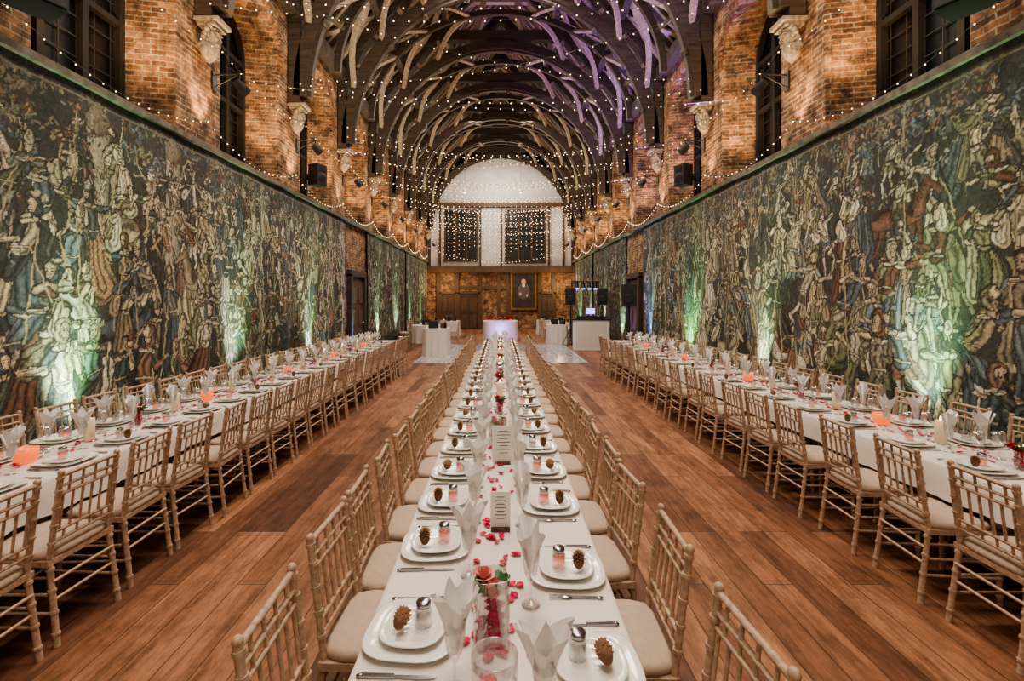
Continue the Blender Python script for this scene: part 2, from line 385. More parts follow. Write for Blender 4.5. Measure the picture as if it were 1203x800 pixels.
    def head(hx,hy,s,f):
        skin=np.array((.50,.41,.31))*(.75+.45*rs.rand()); hair=pc()*.7
        cap(hx-.02*s*f,hy-.12*s,hx,hy-.03*s,.034*s,.034*s,skin*.7)
        cap(hx-.018*s*f,hy-.03*s,hx-.01*s*f,hy+.035*s,.07*s,.078*s,hair,k=9)
        cap(hx+.012*s*f,hy-.032*s,hx+.008*s*f,hy+.022*s,.036*s,.05*s,skin)
        if rs.rand()<.35: cap(hx+.015*s*f,hy-.04*s,hx+.02*s*f,hy-.1*s,.04*s,.012*s,hair,k=8)
        for o in(.032,-.006):
            dot(hx+o*s*f,hy+.004*s,.0085*s,(.02,.018,.016)); ell(hx+o*s*f,hy+.022*s,.014*s,.005*s,0,(.06,.045,.035))
        cap(hx+.02*s*f,hy+.005*s,hx+.025*s*f,hy-.022*s,.004*s,.007*s,skin*.55,ol=False)
        ell(hx+.015*s*f,hy-.042*s,.015*s,.0045*s,0,(.10,.045,.035))
        q=rs.rand()
        if q<.22: cap(hx-.09*s,hy+.055*s,hx+.09*s,hy+.06*s,.022*s,.022*s,pc(),k=3); cap(hx,hy+.06*s,hx,hy+.1*s,.055*s,.04*s,pc(),k=5)
        elif q<.36: cap(hx-.01*s,hy+.05*s,hx-.01*s,hy+.09*s,.066*s,.02*s,LT[0],k=4)
        elif q<.5: cap(hx-.04*s*f,hy-.1*s,hx-.02*s*f,hy+.07*s,.075*s,.03*s,LT[rs.randint(4)],k=8) ; cap(hx+.016*s*f,hy-.03*s,hx+.014*s*f,hy+.015*s,.034*s,.04*s,skin)
        elif q<.6: 
            for j in range(4): ell(hx-(.03+.03*j)*s*f,hy+(.09+.02*math.sin(j*2))*s,.03*s,.016*s,.5*j,LT[j%4])
    def figure(cx,cy,s):
        f=rs.choice([-1,1]); ln=rs.randn()*.16; robe,rb2,rb3=pc(),pc(),pc()
        pat=rs.choice([0,0,0,90/s])
        sx,sy=cx+ln*s,cy+.72*s; wx,wy=cx+ln*.4*s,cy+.45*s
        hem=.17+.12*rs.rand()
        if rs.rand()<.3:
            for k in(-1,1):
                kx=cx+k*(.05+.12*rs.rand())*s; cap(wx+k*.04*s,wy-.1*s,kx,cy+.12*s,.05*s,.04*s,rb3,k=3); cap(kx,cy+.12*s,kx+rs.randn()*.08*s,cy-.15*s,.04*s,.028*s,rb3,k=3)
            cap(wx,wy+.05*s,wx-ln*.2*s,wy-.17*s,.10*s,.19*s,robe,k=9,flat=True,pat=pat)
        else:
            if rs.rand()<.6: cap(sx-.05*s*f,sy-.05*s,cx-.16*s*f,cy-.12*s,.09*s,.16*s,rb3,k=9)
            cap(wx,wy+.03*s,cx+rs.randn()*.05*s,cy-.15*s,.10*s,hem*s,robe,k=13,pat=pat)
            if rs.rand()<.6: cap(wx+.05*s*f,wy,cx+.12*s*f,cy-.05*s,.03*s,.10*s,rb2,k=8)
            if rs.rand()<.5: cap(wx-.1*s*f,wy+.03*s,wx+.1*s*f,wy-.2*s,.05*s,.09*s,rb3,k=6)
        cap(wx,wy,sx,sy-.03*s,.09*s,.115*s,rb2,k=7,pat=0 if pat else rs.choice([0,0,80/s]))
        cap(wx-.08*s,wy,wx+.08*s,wy+.01*s,.018*s,.018*s,LT[rs.randint(4)])
        for k in(-1,1):
            a=rs.rand()*2.4-.3; ex,ey=sx+k*(.10+.13*math.sin(a))*s,sy-(.02+.16*math.cos(a))*s
            cap(sx+k*.09*s,sy-.02*s,ex,ey,.055*s,.05*s,robe if rs.rand()<.6 else rb3,k=5)
            a2=rs.rand()*6; hx_,hy_=ex+.15*s*math.cos(a2),ey+.15*s*math.sin(a2)
            cap(ex,ey,hx_,hy_,.042*s,.024*s,rb2 if rs.rand()<.5 else (.42,.35,.26),k=3)
            dot(hx_,hy_,.024*s,(.46,.38,.28))
            for j in range(3): cap(hx_,hy_,hx_+.045*s*math.cos(a2-.4+.4*j),hy_+.045*s*math.sin(a2-.4+.4*j),.008*s,.006*s,(.44,.36,.27),ol=False)
            if rs.rand()<.2: 
                an=pi/2+rs.randn()*.35; cap(hx_-.5*s*math.cos(an),hy_-.5*s*math.sin(an),hx_+.7*s*math.cos(an),hy_+.7*s*math.sin(an),.012,.009,(.36,.3,.2),ol=False)
        cap(sx-.07*s,sy,sx+.07*s,sy,.03*s,.03*s,LT[rs.randint(4)],k=4)
        head(sx+ln*.25*s+.01*s*f,sy+.15*s,s*1.12,f)
    def horse(cx,cy,s):
        f=rs.choice([-1,1]); c=pc()
        for k in(-.3,-.2,.22,.32):
            kx=cx+f*(k+.06*rs.randn())*s; cap(cx+f*k*s,cy+.35*s,kx,cy+.15*s,.065*s,.035*s,c); cap(kx,cy+.15*s,kx+f*rs.randn()*.06*s,cy-.1*s,.033*s,.025*s,c)
        cap(cx-.28*f*s,cy+.45*s,cx+.25*f*s,cy+.47*s,.17*s,.15*s,c,k=3)
        cap(cx+.28*f*s,cy+.52*s,cx+.42*f*s,cy+.82*s,.12*s,.07*s,c,k=3); cap(cx+.42*f*s,cy+.84*s,cx+.58*f*s,cy+.68*s,.065*s,.035*s,c)
        for j in range(6): ell(cx+(.3+.02*j)*f*s,cy+(.6+.045*j)*s,.04*s,.014*s,2.2*f,c*.4)
        cap(cx-.02*s,cy+.45*s,cx-.02*s,cy+.3*s,.13*s,.14*s,pc(),k=7); 
        dot(cx+.46*f*s,cy+.83*s,.01*s,(.02,.02,.02)); figure(cx-.02*s,cy+.38*s,s*.72)
    rows=[(.72,.72),(.56,.84),(.40,.95),(.23,1.05),(.05,1.12)]
    for fr,sz in rows:
        x=-.2+.3*rs.rand()
        while x<Wm+.3:
            s=sz*(.85+.3*rs.rand()); cy=Hm*fr+rs.randn()*.13
            if rs.rand()<.1: horse(x,cy-.1,s); x+=.62*s; continue
            figure(x,cy,s)
            for k in range(2): leafclump(x+rs.randn()*.3*s,cy+rs.rand()*.35*s,6,.8,(DK+MD+LT)[rs.randint(16)])
            x+=.37*s*(.75+.5*rs.rand())
    for i in range(int(Wm*7)): leafclump(rs.rand()*Wm,.2+.35*rs.rand(),8,1.0,(DK+MD)[rs.randint(12)])
    for i in range(int(Wm*16)): leafclump(rs.rand()*Wm,Hm*(1-.16*rs.rand()),9,1.1,(DK+MD)[rs.randint(12)])
    px=1/res
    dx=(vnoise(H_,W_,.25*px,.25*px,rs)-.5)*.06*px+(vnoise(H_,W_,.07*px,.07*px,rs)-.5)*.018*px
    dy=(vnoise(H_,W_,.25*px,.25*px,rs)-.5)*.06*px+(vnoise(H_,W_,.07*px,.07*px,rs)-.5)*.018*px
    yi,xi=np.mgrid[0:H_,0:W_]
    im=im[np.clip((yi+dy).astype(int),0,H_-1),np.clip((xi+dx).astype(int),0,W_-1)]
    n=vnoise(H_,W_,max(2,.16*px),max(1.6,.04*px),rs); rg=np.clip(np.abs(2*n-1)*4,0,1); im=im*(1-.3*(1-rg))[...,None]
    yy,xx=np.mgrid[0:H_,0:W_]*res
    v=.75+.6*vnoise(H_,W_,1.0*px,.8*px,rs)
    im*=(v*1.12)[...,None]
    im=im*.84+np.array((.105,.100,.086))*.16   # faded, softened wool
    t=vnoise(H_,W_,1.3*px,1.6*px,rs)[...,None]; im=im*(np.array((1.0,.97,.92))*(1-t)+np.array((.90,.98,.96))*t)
    bw=.09
    for (a) in (yy>Hm-bw,yy<.12,xx<bw,xx>Wm-bw): im[a]=im[a]*.25+np.array((.035,.035,.036))
    a=(yy>Hm-.13)&(yy<Hm-.10); im[a]=(.20,.18,.14)
    return np.clip(im,0.008,.8)
def tapestry(sd,y0,y1,seed,res):
    Wm=y1-y0; z0=.25; Hm=TOP-z0
    im=paint(Wm,Hm,res,seed); H_,W_,_=im.shape
    yy=np.linspace(y0,y1,W_); zz=np.linspace(z0,TOP,H_)
    Yg,Zg=np.meshgrid(yy,zz); k=(1-(Zg-z0)/Hm)
    Xg=sd*(W-.07+ .028*np.sin(Yg*5.3+seed)*(.3+k)+.014*np.sin(Yg*11+2*Zg)*k)
    co=np.stack([Xg,Yg,Zg],-1).reshape(-1,3)
    idx=np.arange(H_*W_).reshape(H_,W_)
    f=np.stack([idx[:-1,:-1],idx[:-1,1:],idx[1:,1:],idx[1:,:-1]],-1).reshape(-1,4)
    if sd>0: f=f[:,::-1]
    me=bpy.data.meshes.new('tapestry'); me.vertices.add(len(co)); me.vertices.foreach_set('co',co.ravel())
    me.loops.add(f.size); me.loops.foreach_set('vertex_index',f.ravel().astype(np.int32))
    me.polygons.add(len(f)); me.polygons.foreach_set('loop_start',np.arange(0,f.size,4,dtype=np.int32))
    me.polygons.foreach_set('loop_total',np.full(len(f),4,dtype=np.int32))
    me.update(calc_edges=True)
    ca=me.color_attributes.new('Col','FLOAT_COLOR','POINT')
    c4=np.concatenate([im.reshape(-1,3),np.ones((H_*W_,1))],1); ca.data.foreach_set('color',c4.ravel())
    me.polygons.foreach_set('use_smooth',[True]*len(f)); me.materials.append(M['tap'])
    place(me,'tapestry')
tapestry(-1,-.5,13.8,3,.010); tapestry(-1,16,22.4,8,.035); tapestry(-1,22.6,29,9,.04)
tapestry(1,-.5,14.9,13,.010); tapestry(1,17.1,23,18,.035); tapestry(1,23.2,29,19,.04)

# ------------------------------------------------------------ roof
b=MB()
for sd in(-1,1):
    b.add([(sd*RX,Y0,EAVE),(sd*RX,YE,EAVE),(0,YE,RID+.25),(0,Y0,RID+.25)],[(0,1,2,3)],M['board'])
    b.add([(sd*W,Y0,EAVE),(sd*W,YE,EAVE),(sd*RX,YE,EAVE),(sd*RX,Y0,EAVE)],[(0,1,2,3)],M['board'])
b.obj('ceiling')
SL=Vector((-RX,0,RID-EAVE)); 
def rp(sd,s,y,off=.0):
    n=Vector((-(RID-EAVE),0,-RX)).normalized()
    p=Vector((RX,y,EAVE))+SL*s+n*off
    return Vector((sd*p.x,y,p.z))
b=MB()
y=Y0+.2
while y<YE:
    for sd in(-1,1): b.beam(rp(sd,.0,y,-.02),rp(sd,.99,y,-.02),.12,.11,M['rafter'],up=(0,1,0))
    y+=.3875
for sd in(-1,1):
    for s in(.30,.60): b.beam(rp(sd,s,Y0,.16),rp(sd,s,YE,.16),.2,.2,M['dark'])
b.beam((0,Y0,RID-.15),(0,YE,RID-.15),.2,.25,M['dark'])
for t in TY+[TY[0]-3.1]:
    for sd in(-1,1):
        n=Vector((-sd*(RID-EAVE),0,-RX)).normalized()
        for (s0,s1) in((.03,.29),(.31,.59),(.61,.88)):
            for dr in(-1,1):
                ye=t+dr*1.45
                if ye<Y0 or ye>YE: continue
                pts=[]
                for i in range(9):
                    u=i/8; a=u*pi/2
                    pts.append(rp(sd,s0+(s1-s0)*math.sin(a),t+dr*(.1+1.35*(1-math.cos(a))),.13))
                b.sweep(pts,.07,.22,M['rafter'],n)
                if s0<.6: b.beam(rp(sd,s0+.02,t+dr*1.5,.05),rp(sd,s1-.02,t+dr*.3,.05),.13,.06,M['rafter'],up=n)
b.obj('roof_rafters')
def truss():
    b=MB(); D=M['dark']
    pts=[(4.28*math.cos(pi*i/40),0,6.2+4.42*math.sin(pi*i/40)) for i in range(41)]
    b.sweep(pts,.3,.28,D,(0,1,0))
    pts=[(4.12*math.cos(pi*i/40),0,6.2+4.26*math.sin(pi*i/40)) for i in range(41)]
    b.sweep(pts,.14,.1,D,(0,1,0))
    for i in range(3,38,4):
        a=pi*i/40; b.ball((4.08*math.cos(a),0,6.2+4.22*math.sin(a)),(.09,.13,.09),D,8,6)
    for sd in(-1,1):
        b.box((sd*4.40,0,7.15),(.24,.3,2.3),D)
        p0=rp(sd,0.02,0,.2);p1=rp(sd,.99,0,.2); b.beam(p0,p1,.28,.34,D,up=(0,1,0))
        b.beam((sd*4.4,0,7.9),rp(sd,.16,0,.3),.22,.2,D,up=(0,1,0))
        for ang in (28,40,52,64,76):
            a=math.radians(ang); x=4.28*math.cos(a); z=6.2+4.42*math.sin(a)
            dx,dz=math.cos(a),math.sin(a)
            k=(1-x/RX-(z-EAVE)/(RID-EAVE))/(dx/RX+dz/(RID-EAVE))
            b.beam((sd*x,0,z),(sd*(x+dx*k),0,z+dz*k),.12,.16,M['rafter'],up=(0,1,0))
        b.beam((sd*.9,0,11.0),(sd*.35,0,13.2),.14,.16,M['rafter'],up=(0,1,0))
        b.beam((sd*2.3,0,11.0),(sd*.1,0,12.9),.14,.16,M['rafter'],up=(0,1,0))
    b.beam((-2.45,0,10.95),(2.45,0,10.95),.24,.34,D)
    b.beam((-1.3,0,12.2),(1.3,0,12.2),.18,.2,M['rafter'])
    return b.mesh('roof_truss')
tm=truss()
for t in TY: place(tm,'roof_truss',(0,t,0))
def iarch():
    b=MB()
    pts=[(4.05*math.cos(pi*i/36),0,7.5+3.35*math.sin(pi*i/36)) for i in range(37)]
    b.sweep(pts,.12,.17,M['dark'],(0,1,0))
    for sd in(-1,1):
        for ang in(18,34,50,66,82):
            a=math.radians(ang); x=4.05*math.cos(a); z=7.5+3.35*math.sin(a)
            k=.75; b.beam((sd*x,0,z),(sd*(x+math.cos(a+.35)*k),0,z+math.sin(a+.35)*k),.09,.12,M['rafter'],up=(0,1,0))
        # curved longitudinal braces to the neighbouring trusses
        for ang in(20,40,60):
            a=math.radians(ang); a2=math.radians(ang+16)
            p0=Vector((sd*4.05*math.cos(a2),0,7.5+3.35*math.sin(a2))); 
            for dr in(-1,1):
                p1=Vector((sd*4.34*math.cos(a),dr*1.45,6.25+4.42*math.sin(a))); pts=[]
                for i in range(7):
                    u=i/6; p=p0.lerp(p1,u); pts.append(p+Vector((sd*math.cos(a),0,math.sin(a)))*(.22*math.sin(pi*u)))
                sdv=(p1-p0).cross(Vector((sd*math.cos(a),0,math.sin(a))))
                b.sweep(pts,.10,.12,M['rafter'],sdv)
    return b.mesh('roof_collar_arch')
im_=iarch()
for t in TY[:-1]: place(im_,'roof_collar_arch',(0,t+1.55,0))
def corbel():
    b=MB(); S=M['stone']
    b.box((-.02,0,.12),(.40,.40,.06),S); b.box((0,0,.06),(.32,.32,.06),S)
    b.ball((0,0,-.12),(.14,.13,.17),S,16,12)
    b.ball((-.125,0,-.13),(.035,.028,.05),S)
    b.ball((-.10,0,-.245),(.05,.055,.035),S)
    b.ball((-.12,0,-.195),(.03,.05,.012),S)
    for k in(-1,1):
        b.ball((-.10,k*.055,-.145),(.04,.04,.035),S)
        b.ball((-.115,k*.05,-.065),(.035,.045,.016),S)
        b.ball((-.02,k*.14,-.12),(.035,.025,.05),S)
        for j in range(6): b.ball((-.04+.03*j,k*(.13+.02*math.sin(j)),.02-.06*j),(.05,.05,.05),S,8,6)
        for j in range(3): b.ball((-.1+.02*j,k*(.03+.04*j),.0),(.045,.035,.035),S,8,6)
        b.lathe([(.05,0),(.09,-.05),(.07,-.14),(.0,-.2)],S,8,c=(.06,k*.08,-.28))
    b.lathe([(.13,-.24),(.16,-.32),(.12,-.40),(.05,-.5),(0.0,-.54)],S,12,c=(.04,0,0))
    return b.mesh('corbel_head')
cm=corbel()
for t in TY:
    place(cm,'corbel_head',(4.36,t,5.9),0,.9); place(cm,'corbel_head',(-4.36,t,5.9),pi,.9)

# ------------------------------------------------------------ end walls
b=MB()
b.box((0,YE+.1,1.8),(2*W,.2,3.6),M['brick']); 
b.box((0,YE+.1,5.7),(2*W,.2,4.2),M['plaster'])
b.add([(-RX,YE+.05,7.7),(RX,YE+.05,7.7),(RX,YE+.05,EAVE),(0,YE+.05,RID+.2),(-RX,YE+.05,EAVE)],[(0,1,2,3,4)],M['board'])
pts=[(3.95*math.cos(pi*i/32),YE-.02,7.7+3.05*math.sin(pi*i/32)) for i in range(33)]
b.add(pts,[tuple(range(33))],M['plaster'])
b.obj('wall_back')
b=MB()
b.sweep([(3.98*math.cos(pi*i/32),YE-.1,7.7+3.08*math.sin(pi*i/32)) for i in range(33)],.2,.22,M['dark'],(0,1,0))
b.box((0,YE-.12,7.72),(2*W,.24,.26),M['brown']); b.box((0,YE-.2,3.68),(2*W,.4,.34),M['brown']); b.box((0,YE-.35,3.9),(2*W,.1,.08),M['brown'])
for x in(-4.4,-3.75,-1.25,.05,3.0,3.9,4.45): b.box((x,YE-.06,5.75),(.13,.12,3.8),M['brown'])
for x in(-3.85,-2.7,-1.25,-.1,.45,2.4,3.3): b.box((x,YE-.08,1.75),(.22,.16,3.5),M['brown'])
b.box((-.4,YE-.06,2.6),(5.5,.12,.18),M['brown'])
b.obj('trim_gallery')
def bigwin(x0,x1,z0,z1,n):
    b=MB(); xc=(x0+x1)/2; zc=(z0+z1)/2
    b.box((xc,YE-.03,zc),(x1-x0,.04,z1-z0),M['win'])
    for x in np.linspace(x0,x1,4): b.box((x,YE-.08,zc),(.1,.1,z1-z0+.1),M['brown'])
    for z in np.linspace(z0,z1,4): b.box((xc,YE-.08,z),(x1-x0,.1,.09),M['brown'])
    for x in np.linspace(x0,x1,16): b.box((x,YE-.055,zc),(.02,.02,z1-z0),M['lead'])
    for z in np.linspace(z0,z1,20): b.box((xc,YE-.055,z),(x1-x0,.02,.02),M['lead'])
    b.obj('window_%d'%n)
bigwin(-3.45,-1.45,4.3,7.4,1); bigwin(.3,2.75,4.2,7.4,2)
def door(x,w,n):
    b=MB(); b.box((x,YE-.055,1.1),(w,.1,2.2),M['dark'])
    for k in(-1,1):
        b.box((x+k*(w/2+.06),YE-.085,1.15),(.12,.16,2.3),M['brown'])
        for z in(.55,1.55): b.box((x+k*w/4,YE-.11,z),(w*.36,.03,.8),M['brown'])
    b.box((x,YE-.085,2.28),(w+.24,.16,.14),M['brown']); b.ball((x+.08,YE-.13,1.05),.035,M['steel'])
    b.obj('door_%d'%n)
door(-1.95,1.1,1); door(-3.25,.85,2); door(2.9,.8,3)
b=MB(); x0=1.42
b.box((x0,YE-.2,2.4),(1.6,.06,2.35),M['gold']); b.box((x0,YE-.24,2.4),(1.36,.03,2.1),M['paint_d'])
b.ball((x0,YE-.26,2.95),(.14,.012,.18),M['skinp']); b.ball((x0,YE-.258,2.35),(.4,.01,.5),simple('painting_coat',(.10,.08,.08),.6)); b.ball((x0-.2,YE-.27,2.2),(.07,.01,.09),M['skinp']); b.ball((x0+.22,YE-.27,2.1),(.07,.01,.09),M['skinp'])
b.ball((x0,YE-.268,2.72),(.09,.01,.1),M['paper'])
b.obj('portrait_painting')
b=MB(); b.box((0,Y0-.1,7),(2*W+1.5,.2,14),M['plaster']); b.obj('wall_front')

# ------------------------------------------------------------ chair
def chair():
    b=MB(); C=M['chair']
    def post(p0,p1,r,rings):
        b.tube(p0,p1,r,C,n=8); p0=Vector(p0);p1=Vector(p1)
        for t in rings:
            c=p0.lerp(p1,t); d=(p1-p0).normalized()
            b.tube(c-d*.007,c+d*.007,r*1.32,C,n=8)
    for k in(-1,1):
        post((k*.195,-.245,0),(k*.185,-.19,.45),.0155,(.15,.4,.65,.9))
        post((k*.185,-.19,.45),(k*.178,-.25,.915),.0145,(.2,.4,.6,.8,.95)); b.ball((k*.178,-.25,.92),.017,C,8,6)
        post((k*.205,.2,0),(k*.195,.19,.44),.0155,(.15,.4,.65,.85))
        for z in(.17,.27): b.tube((k*.2,.195,z),(k*.19,-.225,z),.0085,C,n=6)
        b.tube((k*.2,.19,.36),(k*.188,-.2,.36),.0075,C,n=6)
    for z in(.2,.3,.37): b.tube((-.2,.196,z),(.2,.196,z),.0085,C,n=6)
    for z in(.24,.34): b.tube((-.19,-.215,z),(.19,-.215,z),.0085,C,n=6)
    b.box((0,0,.44),(.42,.41,.03),C)
    prof=[(0,.452),(.2,.452),(.208,.465),(.206,.485),(.19,.497),(.1,.506),(0,.508)]
    b.lathe(prof,M['pad'],24,sq=6)
    def by(z): return -.19-.06*(z-.45)/.465
    for z,r in((.905,.013),(.845,.009),(.80,.009),(.60,.010),(.545,.009)):
        b.tube((-.182,by(z),z),(.182,by(z),z),r,C,n=6)
    for i in range(6):
        x=-.15+.06*i
        b.tube((x,by(.6),.6),(x,by(.8),.8),.0075,C,n=6)
    for x in(-.12,-.04,.04,.12):
        b.tube((x,by(.8),.8),(x,by(.905),.905),.007,C,n=6)
        b.tube((x,by(.545),.545),(x,by(.6),.6),.007,C,n=6)
    return b.mesh('dining_chair')
chm=chair()
def putchair(x,y,facing):
    place(chm,'dining_chair',(x+U(-.02,.02),y+U(-.02,.02),0),(-pi/2 if facing>0 else pi/2)+U(-.08,.08))

# ------------------------------------------------------------ tables
def table(xc,hw,y0,y1):
    b=MB(); Z=.75
    n=max(1,round((y1-y0)/1.83)); l=(y1-y0)/n
    for i in range(n):
        yc=y0+l*(i+.5); b.box((xc,yc,Z-.025),(2*hw-.03,l-.02,.03),M['brown'])
        for k in(-1,1):
            for s in(-1,1): b.tube((xc+s*.14,yc+k*l*.36,0),(xc+s*.12,yc+k*l*.36,Z-.03),.014,M['steel'],n=6)
            b.tube((xc-.2,yc+k*l*.36,.02),(xc+.2,yc+k*l*.36,.02),.014,M['steel'],n=6)
    ny=int((y1-y0)/.05)
    drop=.22
    prof=[(-hw-.02,-drop),(-hw-.012,-drop*.5),(-hw-.004,-.02),(-hw+.006,-.002),(-hw+.02,0),(-hw*.5,0),(0,0),(hw*.5,0),(hw-.02,0),(hw-.006,-.002),(hw+.004,-.02),(hw+.012,-drop*.5),(hw+.02,-drop)]
    vs=[];k=len(prof)
    for j in range(ny+1):
        y=y0+(y1-y0)*j/ny
        for x,z in prof:
            if z<-.01:
                a=(-z/drop); w=.012*a*math.sin(y*17+x*3)+.008*a*math.sin(y*41)
                x=x+math.copysign(1,x)*w; z=z+ .01*a*math.sin(y*3.1+x)
            vs.append((xc+x,y,Z+z))
    fs=[(j*k+i,j*k+i+1,(j+1)*k+i+1,(j+1)*k+i) for j in range(ny) for i in range(k-1)]
    b.add(vs,fs,M['cloth'],True)
    for ye,dr in((y0,-1),(y1,1)):
        b.grid(lambda u,v:(xc-hw+2*hw*u,ye+dr*(.004+.012*v*math.sin(u*22)),Z-drop*v),20,4,M['cloth'])
    b.obj('banquet_table')
LX,RXT,HW=-3.20,3.36,.41
table(-.01,.435,.75,12.9); table(LX,HW,1.2,12.9); table(RXT,HW,1.2,12.9)

# ------------------------------------------------------------ tableware
def plate():
    b=MB(); P=M['china']
    b.lathe([(0,.004),(.10,.004),(.115,.010),(.15,.018),(.152,.021),(.148,.022),(.112,.014),(.10,.009),(0,.009)],P,40,sq=3.2)
    b.lathe([(0,.012),(.075,.012),(.085,.02),(.108,.03),(.109,.033),(.106,.034),(.082,.024),(.072,.017),(0,.017)],P,40,sq=2.6)
    return b.mesh('dinner_plate')
def glass():
    b=MB(); G=M['glass']
    b.lathe([(0,.002),(.034,.002),(.034,.005),(.008,.012),(.0045,.03),(.0045,.08),(.012,.095),(.024,.12),(.03,.16),(.033,.215),(.0315,.215),(.028,.16),(.02,.118),(0,.1)],G,20)
    def f(u,v):
        a=u*2*pi*.92; r=.012+.030*v+.020*v*v; r*=1+.18*math.sin(6*a)*v
        zt=.235+.06*abs(math.cos(a*1.0)); z=.11+(zt-.11)*v
        return (r*math.cos(a)*1.15,r*math.sin(a)*.7,z)
    b.grid(f,30,6,M['napkin'])
    def g(u,v):
        a=(u-.5)*1.6; r=.01+.045*v; return (r*math.sin(a),.01+.018*v*math.cos(a*2),.12+(.195-.09*abs(u-.5)*2)*v)
    b.grid(g,12,6,M['napkin'])
    return b.mesh('napkin_glass')
def wineglass():
    b=MB(); b.lathe([(0,.002),(.034,.002),(.034,.005),(.006,.012),(.004,.03),(.004,.085),(.015,.095),(.034,.12),(.038,.145),(.03,.19),(.028,.19),(.036,.145),(.032,.121),(0,.1)],M['glass'],20); return b.mesh('wine_glass')
def knife():
    b=MB(); S=M['steel']
    b.box((-.055,0,.006),(.10,.014,.007),S); b.ball((-.105,0,.006),(.012,.009,.004),S,8,6)
    b.add([(-.005,-.005,.003),(.08,-.008,.003),(.115,-.003,.003),(.12,.006,.003),(-.005,.007,.003),(-.005,-.005,.005),(.08,-.008,.005),(.115,-.003,.005),(.12,.006,.005),(-.005,.007,.005)],[(0,1,2,3,4),(9,8,7,6,5)]+[(i,(i+1)%5,5+(i+1)%5,5+i) for i in range(5)],S)
    return b.mesh('table_knife')
def fork():
    b=MB(); S=M['steel']
    b.box((-.05,0,.006),(.11,.009,.004),S); b.ball((-.1,0,.006),(.014,.009,.003),S,8,6); b.ball((.02,0,.006),(.022,.012,.003),S,10,6)
    for k in(-1.5,-.5,.5,1.5): b.tube((.03,k*.006,.006),(.085,k*.006,.009),.0018,S,n=5)
    return b.mesh('table_fork')
def pine():
    b=MB(); b.ball((0,0,.032),(.022,.022,.032),M['cone'],10,8)
    for i in range(64):
        t=i/63; z=.006+.056*t; rr=.032*math.sin(pi*(.16+.76*t))**.8; a=i*2.39996
        d=Vector((math.cos(a),math.sin(a),.35+.5*t)); p=Vector((0,0,z)); tip=p+d*rr; s=Vector((-math.sin(a),math.cos(a),0))*.008
        up=Vector((0,0,.004)); mid=p+d*rr*.65
        b.add([p-s*.3,p+s*.3,mid+s,mid-s,tip],[(0,1,2,3)],M['cone']); b.add([mid-s,mid+s,tip+up*.6,mid+up],[(0,1,2),(0,2,3),(1,3,2)],M['conet'])
    return b.mesh('pine_cone')
def jar(pink):
    b=MB(); G=M['glass']
    b.lathe([(0,.002),(.026,.002),(.028,.006),(.028,.05),(.022,.06),(.022,.066),(.020,.066),(.020,.06),(.026,.05),(.026,.006),(0,.005)],G,20)
    b.lathe([(0,.006),(.0245,.006),(.0245,.042 if pink else .03),(0,.042 if pink else .03)],M['pink'] if pink else M['clearwax'],16)
    b.lathe([(.0235,.062),(.0245,.062),(.0245,.078),(.02,.081),(0,.081)],M['steel'],20)
    if pink: b.tube((0,0,.04),(0,0,.05),.001,M['ink'],n=5)
    return b.mesh('candle_jar' if pink else 'salt_jar')
def roseparts(b,c,r,m,seed=0):
    for ly,(n,rr,h,op) in enumerate([(3,.35,1.0,.05),(4,.6,.95,.2),(5,.85,.8,.45),(6,1.1,.6,.8)]):
        for i in range(n):
            a0=2*pi*i/n+ly*.7
            def f(u,v,a0=a0,n=n,rr=rr,h=h,op=op):
                a=a0+(u-.5)*2*pi/n*1.5; q=r*rr*(.35+.65*math.sin(v*pi/2))*(1+op*.3*v*v)
                return (c[0]+q*math.cos(a),c[1]+q*math.sin(a),c[2]+r*(-.6+h*1.3*v-(.25*(2*u-1)**2)*v-op*.3*v**3))
            b.grid(f,5,4,m)
    b.ball((c[0],c[1],c[2]-r*.1),(r*.3,r*.3,r*.5),m,8,6)
def leafp(b,c,d,l,m):
    d=Vector(d).normalized(); s=d.cross(Vector((0,0,1))).normalized()
    def f(u,v):
        w=l*.28*math.sin(pi*min(1,v*.96+.02))**.8; return Vector(c)+d*(l*v)+s*((u-.5)*2*w)+Vector((0,0,1))*(l*(.12*abs(2*u-1)-.25*v*v))
    b.grid(f,4,7,m)
def vase(h=.22,w=.055,rm='rose',seed=1):
    b=MB(); rs=random.Random(seed)
    b.lathe([(0,.002),(w,.002),(w,.012),(w,h),(w-.004,h),(w-.004,.012),(0,.012)],M['glass'],32,sq=5 if w>.05 else None)
    for i in range(44):
        a=rs.random()*6.3; q=w*.8*rs.random()**.5; z=.018+.10*rs.random(); t=rs.random()*6
        b.ball((q*math.cos(a),q*math.sin(a),z),(.014,.011,.006),M['petal'],6,4)
    for i in range(3):
        a=i*2.1; b.tube((-.02*math.cos(a),-.02*math.sin(a),.015),(.02*math.cos(a),.02*math.sin(a),h*.85),.0028,M['leaf'],n=5)
    roseparts(b,(0.0,-.005,h*.82),.036,M[rm],1)
    roseparts(b,(-.02,.028,h*.95),.028,M['rose' if rm=='rose' else 'red'],2)
    for i in range(8):
        a=i*.9+rs.random()*.4; leafp(b,(.01*math.cos(a),.01*math.sin(a),h*.66),(math.cos(a),math.sin(a),.9+rs.random()),.09,M['leaf'])
    return b.mesh('rose_vase')
def card(w=.15,h=.24):
    b=MB(); b.box((0,0,.008),(.09,.06,.012),M['brown']); b.box((0,0,.012+h/2),(w,.004,h),M['paper'])
    for i in range(7): b.box((0,-.0026,.012+h*(.85-.1*i)),(w*(.6 if i%2 else .4),.001,h*.018),M['ink'])
    return b.mesh('menu_card')
